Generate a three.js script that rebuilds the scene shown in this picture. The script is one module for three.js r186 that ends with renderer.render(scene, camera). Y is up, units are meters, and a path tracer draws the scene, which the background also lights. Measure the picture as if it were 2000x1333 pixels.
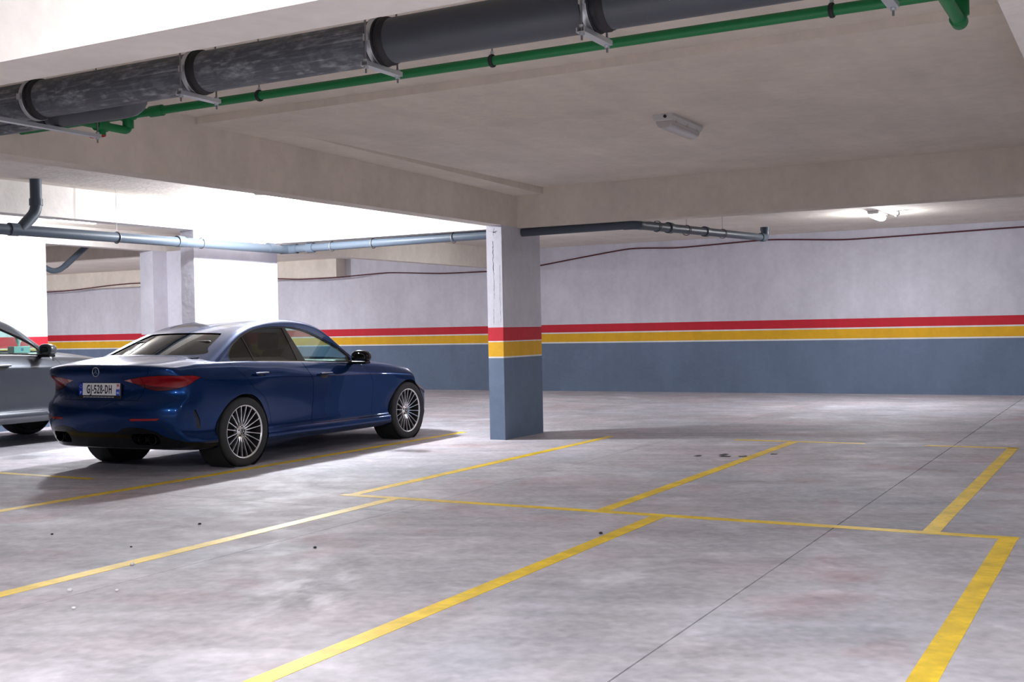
import * as THREE from 'three';
import { mergeGeometries, mergeVertices } from 'three/addons/utils/BufferGeometryUtils.js';
import { RoundedBoxGeometry } from 'three/addons/geometries/RoundedBoxGeometry.js';
import { RectAreaLightUniformsLib } from 'three/addons/lights/RectAreaLightUniformsLib.js';
import { Brush, Evaluator, ADDITION, SUBTRACTION, INTERSECTION } from 'three-bvh-csg';

// ---------------------------------------------------------------- camera
const R = (d) => d * Math.PI / 180;
const scene = new THREE.Scene();
scene.background = new THREE.Color(0x000000);
const camera = new THREE.PerspectiveCamera(33.1, 1.5, 0.05, 120);
camera.position.set(0, 1.27, 0);
camera.rotation.order = 'YXZ';
camera.rotation.set(R(-0.606), R(28.777), R(-1.12));
const renderer = new THREE.WebGLRenderer();
renderer.toneMapping = THREE.LinearToneMapping;
renderer.toneMappingExposure = 1.6;
renderer.shadowMap.enabled = true;

// ---------------------------------------------------------------- lamps of the place (the fittings are built further down)
const LAMP_TINT = new THREE.Color(0.92, 0.945, 1.0);
RectAreaLightUniformsLib.init();
const LAMPS = [                       // x, z, candela
  [-8.80, -10.45, 50, 'lit white batten lamp between the blue car and the ceiling beams'],
  [-3.44, -17.65, 15, 'lit white batten lamp on the ceiling before the striped end wall'],
  [-3.2, -1.25, 25.5, 'lit white batten lamp in front of the beam with the big drain pipe'],
  [-12.4, -10.6, 26, 'lit white batten lamp above the grey car'],
  [-17.0, -16.9, 27, 'lit white batten lamp far off before the end wall beam'],
  [-23.5, -15.0, 50, 'lit white batten lamp far beyond the grey car'],
  [-9.3, -17.1, 5.5, 'lit white batten lamp behind the striped column'],
  [3.3, -8.6, 11, 'lit white batten lamp in the bay beyond the side beam'],
  [1.0, -1.25, 36, 'lit white batten lamp beyond the bent green pipe'],
];

// ---------------------------------------------------------------- helpers
let seed = 7;
const rnd = () => { seed = (seed * 1664525 + 1013904223) >>> 0; return seed / 4294967296; };
const taken = {};
function numbered(n) { const k = taken[n] = (taken[n] ?? -1) + 1; return k ? `${n}_${String(k).padStart(3, '0')}` : n; }
function mesh(name, geo, mat, parent) {
  const m = new THREE.Mesh(geo, mat); m.castShadow = m.receiveShadow = true;
  if (parent) { m.name = name; parent.add(m); } else { m.name = numbered(name); scene.add(m); }
  return m;
}
function group(name, parent) { const g = new THREE.Group(); g.name = parent ? name : numbered(name); (parent || scene).add(g); return g; }
function tag(o, label, category, grp) { o.userData.label = label; o.userData.category = category; if (grp) o.userData.group = grp; return o; }
function struct(o, label) { o.userData.kind = 'structure'; if (label) o.userData.label = label; return o; }
const box = (x0, x1, y0, y1, z0, z1) => new THREE.BoxGeometry(Math.abs(x1 - x0), Math.abs(y1 - y0), Math.abs(z1 - z0)).translate((x0 + x1) / 2, (y0 + y1) / 2, (z0 + z1) / 2);
const V = (x, y, z) => new THREE.Vector3(x, y, z);
function cylBetween(a, b, r, seg = 20, r2 = r) {
  const d = b.clone().sub(a), L = d.length();
  const g = new THREE.CylinderGeometry(r2, r, L, seg);
  g.translate(0, L / 2, 0);
  g.applyQuaternion(new THREE.Quaternion().setFromUnitVectors(V(0, 1, 0), d.normalize()));
  return g.translate(a.x, a.y, a.z);
}
function tubePath(pts, r, seg = 60, rad = 14, tension = 0.5) {
  return new THREE.TubeGeometry(new THREE.CatmullRomCurve3(pts, false, 'catmullrom', tension), seg, r, rad, false);
}
function elbowPath(pts, bend, r, rad = 18) {            // straight runs with rounded corners
  const cp = new THREE.CurvePath();
  let a = pts[0].clone();
  for (let i = 1; i < pts.length - 1; i++) {
    const p = pts[i], d0 = p.clone().sub(pts[i - 1]).normalize(), d1 = pts[i + 1].clone().sub(p).normalize();
    const s = p.clone().addScaledVector(d0, -bend), e = p.clone().addScaledVector(d1, bend);
    cp.add(new THREE.LineCurve3(a, s)); cp.add(new THREE.QuadraticBezierCurve3(s, p.clone(), e)); a = e;
  }
  cp.add(new THREE.LineCurve3(a, pts[pts.length - 1].clone()));
  const P = [];
  for (const c of cp.curves) { const n = c.isLineCurve3 ? 2 : 8; for (let i = 0; i < n; i++) P.push(c.getPoint(i / n)); }
  P.push(pts[pts.length - 1].clone());
  // sweep a ring with parallel transport
  const pos = [], idx = []; let nrm = null, prev = null;
  P.forEach((p, i) => {
    const t = (i < P.length - 1 ? P[i + 1].clone().sub(p) : p.clone().sub(P[i - 1])).normalize();
    if (i > 0 && i < P.length - 1) t.add(p.clone().sub(P[i - 1]).normalize()).normalize();
    if (!nrm) nrm = Math.abs(t.y) < 0.9 ? V(0, 1, 0).cross(t).normalize() : V(1, 0, 0).cross(t).normalize();
    else { nrm.addScaledVector(t, -nrm.dot(t)).normalize(); }
    const b = t.clone().cross(nrm);
    for (let k = 0; k <= rad; k++) { const a2 = k / rad * Math.PI * 2; const q = p.clone().addScaledVector(nrm, Math.cos(a2) * r).addScaledVector(b, Math.sin(a2) * r); pos.push(q.x, q.y, q.z); }
    prev = p;
  });
  for (let i = 0; i < P.length - 1; i++) for (let k = 0; k < rad; k++) { const a2 = i * (rad + 1) + k, b2 = a2 + rad + 1; idx.push(a2, a2 + 1, b2, b2, a2 + 1, b2 + 1); }
  const g = new THREE.BufferGeometry(); g.setAttribute('position', new THREE.Float32BufferAttribute(pos, 3)); g.setIndex(idx); g.computeVertexNormals();
  return g;
}
// value noise
function makeNoise(s0) {
  const P = new Float32Array(65536); let s = s0 >>> 0;
  for (let i = 0; i < 65536; i++) { s = (s * 1664525 + 1013904223) >>> 0; P[i] = s / 4294967296; }
  const N = (x, y) => {
    const xi = Math.floor(x), yi = Math.floor(y), fx = x - xi, fy = y - yi, u = fx * fx * (3 - 2 * fx), v = fy * fy * (3 - 2 * fy);
    const h = (a, b) => P[((a & 255) + (b & 255) * 256)];
    return (h(xi, yi) * (1 - u) + h(xi + 1, yi) * u) * (1 - v) + (h(xi, yi + 1) * (1 - u) + h(xi + 1, yi + 1) * u) * v;
  };
  return N;
}
const N1 = makeNoise(11), N2 = makeNoise(29), N3 = makeNoise(53);
const fbm = (n, x, y, o) => { let a = 0, w = 0.5, t = 0; for (let i = 0; i < o; i++) { a += w * n(x, y); t += w; x *= 2.03; y *= 2.03; w *= 0.5; } return a / t; };
function dataTex(size, fn, srgb, rep = 1) {
  const d = new Uint8Array(size * size * 4);
  for (let j = 0; j < size; j++) for (let i = 0; i < size; i++) {
    const c = fn(i / size, j / size), k = (j * size + i) * 4;
    d[k] = Math.max(0, Math.min(255, c[0])); d[k + 1] = Math.max(0, Math.min(255, c[1])); d[k + 2] = Math.max(0, Math.min(255, c[2])); d[k + 3] = 255;
  }
  const t = new THREE.DataTexture(d, size, size); t.magFilter = THREE.LinearFilter; t.minFilter = THREE.LinearMipmapLinearFilter; t.generateMipmaps = true;
  t.wrapS = t.wrapT = THREE.MirroredRepeatWrapping; t.repeat.set(rep, rep); if (srgb) t.colorSpace = THREE.SRGBColorSpace; t.needsUpdate = true; return t;
}
// world-metre uv, chosen by the direction of each face (flat boxes)
function uvWorld(g, scale = 1) {
  const p = g.attributes.position, n = g.attributes.normal, uv = new Float32Array(p.count * 2);
  for (let i = 0; i < p.count; i++) {
    const ax = Math.abs(n.getX(i)), ay = Math.abs(n.getY(i)), az = Math.abs(n.getZ(i));
    const x = p.getX(i), y = p.getY(i), z = p.getZ(i);
    let u, v; if (ay >= ax && ay >= az) { u = x; v = z; } else if (ax > az) { u = z; v = y; } else { u = x; v = y; }
    uv[i * 2] = u * scale; uv[i * 2 + 1] = v * scale;
  }
  g.setAttribute('uv', new THREE.BufferAttribute(uv, 2)); return g;
}

// ---------------------------------------------------------------- materials of the building
const plasterTone = dataTex(1024, (u, v) => {
  const a = fbm(N1, u * 9, v * 9, 5), b = fbm(N2, u * 60, v * 60, 3), c = fbm(N3, u * 34, v * 3, 3);
  const t = 238 + (a - 0.5) * 26 + (b - 0.5) * 12 + (c - 0.5) * 10; return [t, t, t];
}, true);
const plasterBump = dataTex(1024, (u, v) => { const t = 255 * (0.6 * fbm(N2, u * 90, v * 90, 3) + 0.4 * fbm(N3, u * 20, v * 20, 4)); return [t, t, t]; });
const plaster = (r, g, b, rough = 0.9) => new THREE.MeshStandardMaterial({ color: new THREE.Color(r, g, b), roughness: rough, map: plasterTone, bumpMap: plasterBump, bumpScale: 0.004 });
const M = {
  ceil: plaster(0.87, 0.79, 0.695),
  beam: plaster(0.86, 0.81, 0.76),
  wall: plaster(0.73, 0.715, 0.79),
  red: plaster(0.62, 0.012, 0.03, 0.75), yellow: plaster(0.85, 0.46, 0.01, 0.75), white: plaster(0.85, 0.84, 0.82, 0.8), dado: plaster(0.155, 0.21, 0.31, 0.8),
  pvcDark: new THREE.MeshStandardMaterial({ color: new THREE.Color(0.058, 0.066, 0.082), roughness: 0.42 }),
  pvc: new THREE.MeshPhysicalMaterial({ color: new THREE.Color(0.075, 0.095, 0.12), roughness: 0.45, specularIntensity: 0.5 }),
  green: new THREE.MeshStandardMaterial({ color: new THREE.Color(0.002, 0.17, 0.045), roughness: 0.45 }),
  galv: new THREE.MeshStandardMaterial({ color: new THREE.Color(0.62, 0.65, 0.68), roughness: 0.4, metalness: 0.8 }),
  rubber: new THREE.MeshStandardMaterial({ color: new THREE.Color(0.015, 0.015, 0.017), roughness: 0.7 }),
  redPlastic: new THREE.MeshStandardMaterial({ color: new THREE.Color(0.6, 0.01, 0.02), roughness: 0.45 }),
  cable: new THREE.MeshStandardMaterial({ color: new THREE.Color(0.09, 0.012, 0.02), roughness: 0.6 }),
  wire: new THREE.MeshStandardMaterial({ color: new THREE.Color(0.25, 0.25, 0.26), roughness: 0.5, metalness: 0.7 }),
};
const CY = 2.9, CY2 = 2.955, SOF = 2.46;                              // slab and beam soffit heights

// ---------------------------------------------------------------- floor: slab panels with sawn joints, paint, spots
const FX0 = -12.5, FZ0 = -16.5, FS = 15;                 // one texture over 15 m
const floorMap = dataTex(2048, (u, v) => {
  const x = FX0 + u * FS, z = FZ0 + v * FS;
  const wx = x + 0.6 * fbm(N2, x * 0.9 + 9, z * 0.9, 3), wz = z + 0.6 * fbm(N3, x * 0.9, z * 0.9 + 5, 3);
  const big = fbm(N1, wx * 0.55 + 40, wz * 0.55 + 40, 4), mid = fbm(N2, wx * 2.4, wz * 2.4 + 70, 3), fine = fbm(N3, x * 26 + 300, z * 26 + 300, 3);
  const sweep = fbm(N1, (x * 0.9 - z * 0.35) * 1.2 + 80, (x * 0.35 + z * 0.9) * 9 + 30, 3);
  let t = 186 + (big - 0.5) * 34 + (mid - 0.5) * 34 + (fine - 0.5) * 34 + (sweep - 0.5) * 30;
  const warm = (fbm(N3, wx * 1.1 + 17, wz * 1.1 + 33, 3) - 0.5) * 22;
  // pale scuffed patches and lime bloom
  const m1 = Math.max(0, fbm(N2, wx * 3.4 + 20, wz * 3.4 + 11, 4) - 0.60) * 80;
  const near = Math.exp(-(((x + 3.65 - (z + 4.5) * 0.5) / 0.22) ** 2 + ((z + 4.5) / 0.5) ** 2)); // scuff trail between the two near bays
  const st = Math.max(0, fbm(N1, (x - z * 0.3) * 9, (z + x * 0.3) * 3.2, 4) - 0.42) * 320 * near;
  t += m1 + Math.min(46, st);
  // rusty brown smudges
  const br = Math.max(0, fbm(N1, wx * 1.9 + 63, wz * 1.9 + 21, 4) - 0.64) * 110;
  return [t + warm * 0.55 - br * 0.2, t - warm * 0.1 - br * 0.75, t + 3 - warm * 0.35 - br * 0.8];
}, true);
const floorBump = dataTex(1024, (u, v) => { const t = 255 * (0.5 * fbm(N2, u * 60, v * 60, 4) + 0.5 * fbm(N3, u * 12, v * 12, 3)); return [t, t, t]; });
const floorRough = dataTex(1024, (u, v) => { const t = 176 + 60 * (fbm(N1, u * 22 + 5, v * 22, 4) - 0.5) + 50 * (fbm(N3, u * 120, v * 120, 2) - 0.5); return [t, t, t]; });
M.floor = new THREE.MeshStandardMaterial({ color: new THREE.Color(0.84, 0.80, 0.84), roughness: 1.0, map: floorMap, bumpMap: floorBump, bumpScale: 0.003, roughnessMap: floorRough });
M.joint = new THREE.MeshStandardMaterial({ color: new THREE.Color(0.05, 0.045, 0.045), roughness: 0.95 });
const paintTone = dataTex(1024, (u, v) => { const w = fbm(N1, u * 40, v * 40, 4), f = fbm(N2, u * 160, v * 160, 2); const t = 238 + (w - 0.5) * 60 + (f - 0.5) * 26; return [t, t - 2, t * 0.95]; }, true);
M.linePaint = new THREE.MeshStandardMaterial({ color: new THREE.Color(0.93, 0.64, 0.012), roughness: 0.5, map: paintTone, bumpMap: floorBump, bumpScale: 0.0015 });

const X0 = -32, X1 = 6, ZB = -20.75, ZN = 6;
const floor = struct(group('floor'), 'grey concrete floor of the garage');
mesh('joint_filler', box(X0, X1, -0.3, -0.012, ZB, ZN), M.joint, floor);
{
  const xs = [X0, -13.6, -8.95, -4.63, -1.69, 1.9, X1], zs = [ZB, -16.4, -6.67, -1.2, ZN];
  const gx = [0, 0.0015, 0.0015, 0.0026, 0.004, 0.002, 0], gz = [0, 0.0015, 0.0032, 0.0022, 0];
  for (let i = 0; i < xs.length - 1; i++) for (let j = 0; j < zs.length - 1; j++) {
    const g = box(xs[i] + gx[i], xs[i + 1] - gx[i + 1], -0.25, 0, zs[j] + gz[j], zs[j + 1] - gz[j + 1]);
    const p = g.attributes.position, uv = g.attributes.uv;
    for (let k = 0; k < p.count; k++) uv.setXY(k, (p.getX(k) - FX0) / FS, (p.getZ(k) - FZ0) / FS);
    mesh('floor_panel', g, M.floor, floor);
  }
  const line = (x0, x1, z0, z1) => {                     // hand-rolled paint film with slightly wavering edges
    const along = Math.abs(z1 - z0) > Math.abs(x1 - x0), n = Math.max(4, Math.round((along ? z1 - z0 : x1 - x0) / 0.12));
    const sh = new THREE.Shape(); const A = [], B = [];
    for (let i = 0; i <= n; i++) {
      const t = i / n, w = 0.004;
      if (along) { const z = z0 + (z1 - z0) * t; A.push([x0 + (N1(z * 3, x0 * 7) - 0.5) * w, z]); B.push([x1 + (N2(z * 3, x0 * 7) - 0.5) * w, z]); }
      else { const x = x0 + (x1 - x0) * t; A.push([x, z0 + (N1(x * 3, z0 * 7) - 0.5) * w]); B.push([x, z1 + (N2(x * 3, z0 * 7) - 0.5) * w]); }
    }
    const L = A.concat(B.reverse()); sh.moveTo(L[0][0], -L[0][1]); L.slice(1).forEach((q) => sh.lineTo(q[0], -q[1])); sh.closePath();
    const g = new THREE.ExtrudeGeometry(sh, { depth: 0.0015, bevelEnabled: false }); g.rotateX(-Math.PI / 2);
    uvWorld(g, 0.2); mesh('parking_line', g, M.linePaint, floor);
  };
  const zc0 = -7.25, zc1 = -7.16, w = 0.05;
  line(-5.50, -0.64, zc0, zc1);                          // long cross line
  line(-2.845 - w, -2.845 + w, zc1, -1.6);
  line(-4.985 - w, -4.985 + w, zc1, -1.6);
  line(-0.695 - w, -0.695 + w, zc1, -1.6);
  line(-7.40 - w, -7.40 + w, -12.2, -1.6);
  line(-9.60, -8.25, -7.22, -7.13);
  line(-5.416 - w, -5.416 + w, -12.2, zc0);
  line(-3.29 - w, -3.29 + w, -12.2, zc0);
  line(-1.13 - w, -1.13 + w, -12.3, zc0);
  line(-3.95, -2.55, -12.29, -12.2); line(-1.95, -1.08, -12.29, -12.2);
  // small oil spots by the far bay line
  const oil = new THREE.MeshStandardMaterial({ color: new THREE.Color(0.03, 0.028, 0.03), roughness: 0.5 });
  for (const [x, z, a, b] of [[-3.80, -10.62, 0.045, 0.03], [-3.60, -10.80, 0.045, 0.05], [-3.53, -10.66, 0.075, 0.03], [-3.38, -10.72, 0.05, 0.035], [-3.16, -11.0, 0.04, 0.03]]) {
    const sh = new THREE.Shape(); for (let i = 0; i < 14; i++) { const t = i / 14 * Math.PI * 2, r = 0.55 + 0.45 * rnd(); const px = x + Math.cos(t) * a * r, pz = z + Math.sin(t) * b * 2.2 * r; i ? sh.lineTo(px, -pz) : sh.moveTo(px, -pz); }
    const g = new THREE.ExtrudeGeometry(sh, { depth: 0.0008, bevelEnabled: false }); g.rotateX(-Math.PI / 2); g.translate(0, 0.0016, 0);
    mesh('oil_spot', g, oil, floor);
  }
}

// ---------------------------------------------------------------- walls, slab, beams, columns
function stripes(parent, x0, x1, z, tops, thick = 0.002) {     // painted bands on a face that looks to +z
  const [a, b, c, d, e] = tops;
  mesh('red_band', uvWorld(box(x0, x1, b, a, z, z + thick), 0.25), M.red, parent);
  mesh('white_line', uvWorld(box(x0, x1, c, b, z, z + thick), 0.25), M.white, parent);
  mesh('yellow_band', uvWorld(box(x0, x1, d, c, z, z + thick), 0.25), M.yellow, parent);
  mesh('white_line', uvWorld(box(x0, x1, e, d, z, z + thick), 0.25), M.white, parent);
  mesh('grey_dado', uvWorld(box(x0, x1, 0, e, z, z + thick), 0.25), M.dado, parent);
}
const WT = [1.335, 1.178, 1.152, 0.985, 0.958];
{
  const w = struct(group('wall_back'), 'white end wall with red and yellow bands over grey');
  mesh('plaster', uvWorld(box(X0, X1, 0, CY, ZB - 0.25, ZB), 0.25), M.wall, w); stripes(w, X0, X1, ZB, WT);
  struct(mesh('wall_left', uvWorld(box(X0 - 0.25, X0, 0, CY, ZB, ZN), 0.25), M.wall));
  struct(mesh('wall_right', uvWorld(box(X1, X1 + 0.25, 0, CY, ZB, ZN), 0.25), M.wall));
  struct(mesh('wall_front', uvWorld(box(X0, X1, 0, CY, ZN, ZN + 0.25), 0.25), M.wall));
  const c = struct(group('ceiling'), 'plastered concrete ceiling slab');
  const cb = (x0, x1, y0, z0, z1) => mesh('slab', uvWorld(box(x0, x1, y0, CY + 0.3, z0, z1), 0.25), M.ceil, c);
  cb(X0 - 0.25, X1 + 0.25, CY, ZB - 0.25, -6.64); cb(X0 - 0.25, X1 + 0.25, CY, -3.59, ZN + 0.25);
  cb(X0 - 0.25, -6.4, CY, -6.64, -3.59); cb(-6.4, X1 + 0.25, CY2, -6.64, -3.59);
}
function beam(x0, x1, z0, z1, y0 = SOF, label, m = M.ceil) { return struct(mesh('beam', uvWorld(box(x0, x1, y0, CY, z0, z1), 0.25), m), label); }
beam(-6.4, X1, -3.59, -3.29, SOF, 'ceiling beam in front of the thick dark drain pipe', M.beam);
beam(-6.6, -6.4, -12.1, ZN, SOF, 'ceiling beam running down to the striped column');
beam(-6.4, X1, -12.1, -11.83, 2.45, 'ceiling beam right of the striped column');
beam(-10.2, -6.6, -12.1, -11.83, 2.46, 'ceiling beam left of the striped column', M.beam);
beam(-10.42, -10.2, -12.1, ZN, 2.565, 'ceiling beam above the white wall pier', M.beam);
beam(-11.6, -11.4, -20.75, -12.1, 2.5); beam(-11.4, -10.2, -12.3, -12.1, 2.5);
beam(-13.9, -13.7, -14.2, ZN, 2.62, undefined, M.beam);
beam(-0.46, 0.3, -11.83, -3.59, 2.46, 'ceiling beam at the side of the middle bay', M.beam); beam(-32, -15.6, -20.75, -20.4, 2.5, 'beam along the top of the end wall');
beam(-32, -13.9, -14.2, -14.0, 2.62);
// shallow drops beside the beams of the middle bay
{ const sh = new THREE.Shape([[11.83, CY], [11.83, 2.82], [7.3, CY]].map((p) => new THREE.Vector2(...p)));
  const g = new THREE.ExtrudeGeometry(sh, { depth: 0.35, bevelEnabled: false }).rotateY(Math.PI / 2).translate(-6.4, 0, 0); struct(mesh('trim_1', uvWorld(g, 0.25), M.ceil)); }

function column(x0, x1, z0, z1, top, t, label) {
  const c = struct(group('column'), label);
  const e = [t[4], t[3], t[2], t[1], t[0]], g = (a, b) => uvWorld(box(x0, x1, a, b, z0, z1), 0.25);
  mesh('grey_base', g(0, e[0]), M.dado, c); mesh('white_line', g(e[0], e[1]), M.white, c); mesh('yellow_band', g(e[1], e[2]), M.yellow, c);
  mesh('white_line', g(e[2], e[3]), M.white, c); mesh('red_band', g(e[3], e[4]), M.red, c); mesh('plaster', g(e[4], top), M.wall, c);
  return c;
}
const CT = [1.29, 1.135, 1.122, 0.955, 0.938];
const mainCol = column(-6.6, -6.4, -12.4, -11.45, SOF, CT, 'narrow free-standing column with red and yellow bands over grey');
column(-10.42, -10.2, -12.05, -10.5, 2.565, CT, 'white wall pier standing behind the blue car');
column(-13.9, -13.7, -11.18, -7.6, 2.62, CT, 'white wall pier standing beyond the grey car');
column(-13.98, -13.7, -13.5, -13.2, 2.62, CT, 'slim white column seen between the two cars');
column(-13.7, -12.9, -13.7, -13.5, 2.62, CT);
// shrinkage cracks in the plaster of the striped column
{
  const ck = new THREE.MeshStandardMaterial({ color: new THREE.Color(0.09, 0.085, 0.085), roughness: 1 });
  const crack = (pts, w) => { for (let i = 0; i < pts.length - 1; i++) { const [xa, ya] = pts[i], [xb, yb] = pts[i + 1]; const ww = w * (0.5 + rnd()); const sh = new THREE.Shape(); const L = Math.hypot(xb - xa, yb - ya), nx = -(yb - ya) / L * ww, ny = (xb - xa) / L * ww; sh.moveTo(xa - nx, ya - ny); sh.lineTo(xb - nx * 0.6, yb - ny * 0.6); sh.lineTo(xb + nx * 0.6, yb + ny * 0.6); sh.lineTo(xa + nx, ya + ny); sh.closePath(); const g = new THREE.ExtrudeGeometry(sh, { depth: 0.0006, bevelEnabled: false }); g.translate(0, 0, -11.45); parts.push(g); } };
  const parts = [];
  const run = (x, ya, yb, n, w) => { const p = []; for (let i = 0; i <= n; i++) p.push([x + (rnd() - 0.5) * 0.008, ya + (yb - ya) * i / n]); crack(p, w); };
  run(-6.515, 2.28, 1.92, 18, 0.004); run(-6.510, 1.92, 1.62, 10, 0.002); run(-6.43, 2.0, 1.35, 16, 0.0014); run(-6.52, 1.5, 1.33, 6, 0.0016);
  for (let i = 0; i < 9; i++) { const a = rnd() * 6.28, l = 0.03 + rnd() * 0.05; crack([[-6.51, 2.38], [-6.51 + Math.cos(a) * l, 2.38 + Math.sin(a) * l * 0.7]], 0.002); }
  mesh('crack', mergeGeometries(parts), ck, mainCol);
}

// ---------------------------------------------------------------- ceiling lamps
const lampBody = new THREE.MeshStandardMaterial({ color: new THREE.Color(0.62, 0.61, 0.60), roughness: 0.5 });
const lampGlow = new THREE.MeshStandardMaterial({ color: new THREE.Color(0.9, 0.9, 0.9), roughness: 0.4, emissive: LAMP_TINT, emissiveIntensity: 5 });
const lampOff = new THREE.MeshPhysicalMaterial({ color: new THREE.Color(0.52, 0.50, 0.49), roughness: 0.28, clearcoat: 0.4 });
const chrome = new THREE.MeshStandardMaterial({ color: new THREE.Color(0.72, 0.73, 0.75), roughness: 0.18, metalness: 1 });
function lampFixture(x, z, lit, label) {
  const g = group('batten_lamp'); g.position.set(x, CY, z); tag(g, label, 'ceiling lamp', 'batten lamps on the ceiling');
  const tray = new THREE.Shape([[-0.075, 0], [0.075, 0], [0.08, -0.02], [0.066, -0.045], [-0.066, -0.045], [-0.08, -0.02]].map((p) => new THREE.Vector2(...p)));
  mesh('housing', new THREE.ExtrudeGeometry(tray, { depth: 0.66, bevelEnabled: true, bevelSize: 0.006, bevelThickness: 0.012, bevelSegments: 2 }).translate(0, 0, -0.33), lampBody, g);
  const lens = new THREE.Shape(); lens.moveTo(-0.062, -0.045); lens.bezierCurveTo(-0.066, -0.095, -0.03, -0.105, 0, -0.105); lens.bezierCurveTo(0.03, -0.105, 0.066, -0.095, 0.062, -0.045); lens.closePath();
  mesh('diffuser', new THREE.ExtrudeGeometry(lens, { depth: 0.60, curveSegments: 10, bevelEnabled: true, bevelSize: 0.004, bevelThickness: 0.02, bevelSegments: 3 }).translate(0, 0, -0.30), lit ? lampGlow : lampOff, g);
  for (const s of [-1, 1]) for (const k of [-0.24, 0, 0.24]) mesh('clip', new THREE.BoxGeometry(0.01, 0.035, 0.03).translate(s * 0.073, -0.04, k), chrome, g);
  if (!lit) mesh('cable_entry', new THREE.CylinderGeometry(0.012, 0.012, 0.012, 12).rotateX(Math.PI / 2).translate(0.02, -0.022, 0.348), M.rubber, g);
  return g;
}
for (const [x, z, cd, label] of LAMPS) {
  lampFixture(x, z, true, label);
  const a = new THREE.RectAreaLight(LAMP_TINT, cd * 0.8 / (0.12 * 0.6), 0.12, 0.6);      // the flat underside of the diffuser
  a.position.set(x, CY - 0.116, z); a.rotation.x = -Math.PI / 2; scene.add(a);
  const l = new THREE.PointLight(LAMP_TINT, cd * 0.30, 0, 2);                             // its rounded flanks
  l.position.set(x, CY - 0.17, z); l.castShadow = true; l.shadow.radius = 2.5; l.shadow.mapSize.set(1024, 1024); l.shadow.bias = -0.002; scene.add(l);
}
lampFixture(-3.21, -8.66, false, 'unlit grey batten lamp on the ceiling of the middle bay');
{
  const g = group('sensor_box'); g.position.set(-3.16, CY, -17.6); tag(g, 'small white sensor box on the ceiling beside the lit lamp', 'sensor');
  mesh('housing', new RoundedBoxGeometry(0.09, 0.06, 0.09, 3, 0.015).translate(0, -0.03, 0), lampBody, g);
  mesh('lens', new THREE.SphereGeometry(0.03, 16, 8, 0, Math.PI * 2, Math.PI / 2, Math.PI / 2).translate(0, -0.06, 0), lampOff, g);
}

// ---------------------------------------------------------------- big drain pipe, its hangers, the green water pipe
const scuff = dataTex(1024, (u, v) => {
  const a = Math.max(0, fbm(N1, u * 26, v * 22, 5) - 0.5) * 300, b = Math.max(0, fbm(N2, u * 90, v * 8, 4) - 0.56) * 300, c = (fbm(N3, u * 200, v * 60, 2) - 0.5) * 16;
  const m = Math.min(70, a * fbm(N3, u * 5, v * 3, 2) + b * 0.5);
  return [78 + m + c, 82 + m + c, 89 + m * 0.95 + c];
}, true);
const pipeDusty = new THREE.MeshStandardMaterial({ color: 0xffffff, roughness: 0.5, map: scuff });
const PY = 2.57, PZ = -4.27, PR = 0.1;
{
  const big = group('drain_pipe'); big.position.set(0, PY, PZ); tag(big, 'thick dark grey plastic drain pipe running behind the ceiling beam', 'pipe');
  const seg = [[-6.38, -5.26], [-5.24, -4.09], [-4.07, -2.98], [-2.96, -1.92], [-1.90, -0.82], [-0.80, -0.50]];
  for (const [a, b] of seg) {
    const g = new THREE.CylinderGeometry(PR, PR, b - a + 0.04, 40, 1, true).rotateZ(Math.PI / 2).translate((a + b) / 2, 0, 0);
    mesh('pipe_length', g, a < -3.5 ? pipeDusty : M.pvcDark, big);
    if (b > -0.6) continue;
    const so = new THREE.LatheGeometry([[PR, -0.012], [PR + 0.008, -0.01], [PR + 0.008, 0.01], [PR + 0.004, 0.014], [PR + 0.003, 0.026], [PR, 0.028]].map((p) => new THREE.Vector2(...p)), 40).rotateZ(-Math.PI / 2).translate(b + 0.035, 0, 0);
    mesh('socket', so, M.rubber, big);
  }
}
const strapG = new THREE.LatheGeometry([[PR + 0.010, -0.013], [PR + 0.013, -0.013], [PR + 0.013, 0.013], [PR + 0.010, 0.013], [PR + 0.010, -0.013]].map((p) => new THREE.Vector2(...p)), 40).rotateZ(Math.PI / 2);
const linerG = new THREE.LatheGeometry([[PR, -0.02], [PR + 0.010, -0.02], [PR + 0.010, 0.02], [PR, 0.02]].map((p) => new THREE.Vector2(...p)), 40).rotateZ(Math.PI / 2);
function hanger(x, z0, z1, label, y = -0.13) {
  const g = group('pipe_hanger'); g.position.set(x, PY, PZ); tag(g, label, 'pipe hanger', 'hangers of the thick drain pipe');
  mesh('strap', strapG, M.galv, g); mesh('rubber_liner', linerG, M.rubber, g);
  for (const s of [-1, 1]) mesh('clamp_ear', new THREE.BoxGeometry(0.028, 0.03, 0.01).translate(0, 0.0, s * (PR + 0.018)), M.galv, g);
  const a = z0 - PZ, b = z1 - PZ;
  const ch = new THREE.Shape([[-0.02, 0], [0.02, 0], [0.02, 0.02], [0.014, 0.02], [0.014, 0.004], [-0.014, 0.004], [-0.014, 0.02], [-0.02, 0.02]].map((p) => new THREE.Vector2(...p)));
  mesh('channel', new THREE.ExtrudeGeometry(ch, { depth: Math.abs(b - a), bevelEnabled: false }).translate(0, y, Math.min(a, b)), M.galv, g);
  for (const k of [Math.max(a, b) - 0.012, Math.min(a, b) + 0.012]) {
    mesh('threaded_rod', new THREE.CylinderGeometry(0.0045, 0.0045, CY2 - PY - y + 0.03, 10).translate(0, (CY2 - PY + y - 0.03) / 2, k), M.wire, g);
    mesh('nut', new THREE.CylinderGeometry(0.011, 0.011, 0.01, 6).translate(0, y - 0.006, k), M.galv, g);
    mesh('nut', new THREE.CylinderGeometry(0.011, 0.011, 0.01, 6).translate(0, y + 0.026, k), M.galv, g);
  }
  return g;
}
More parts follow.
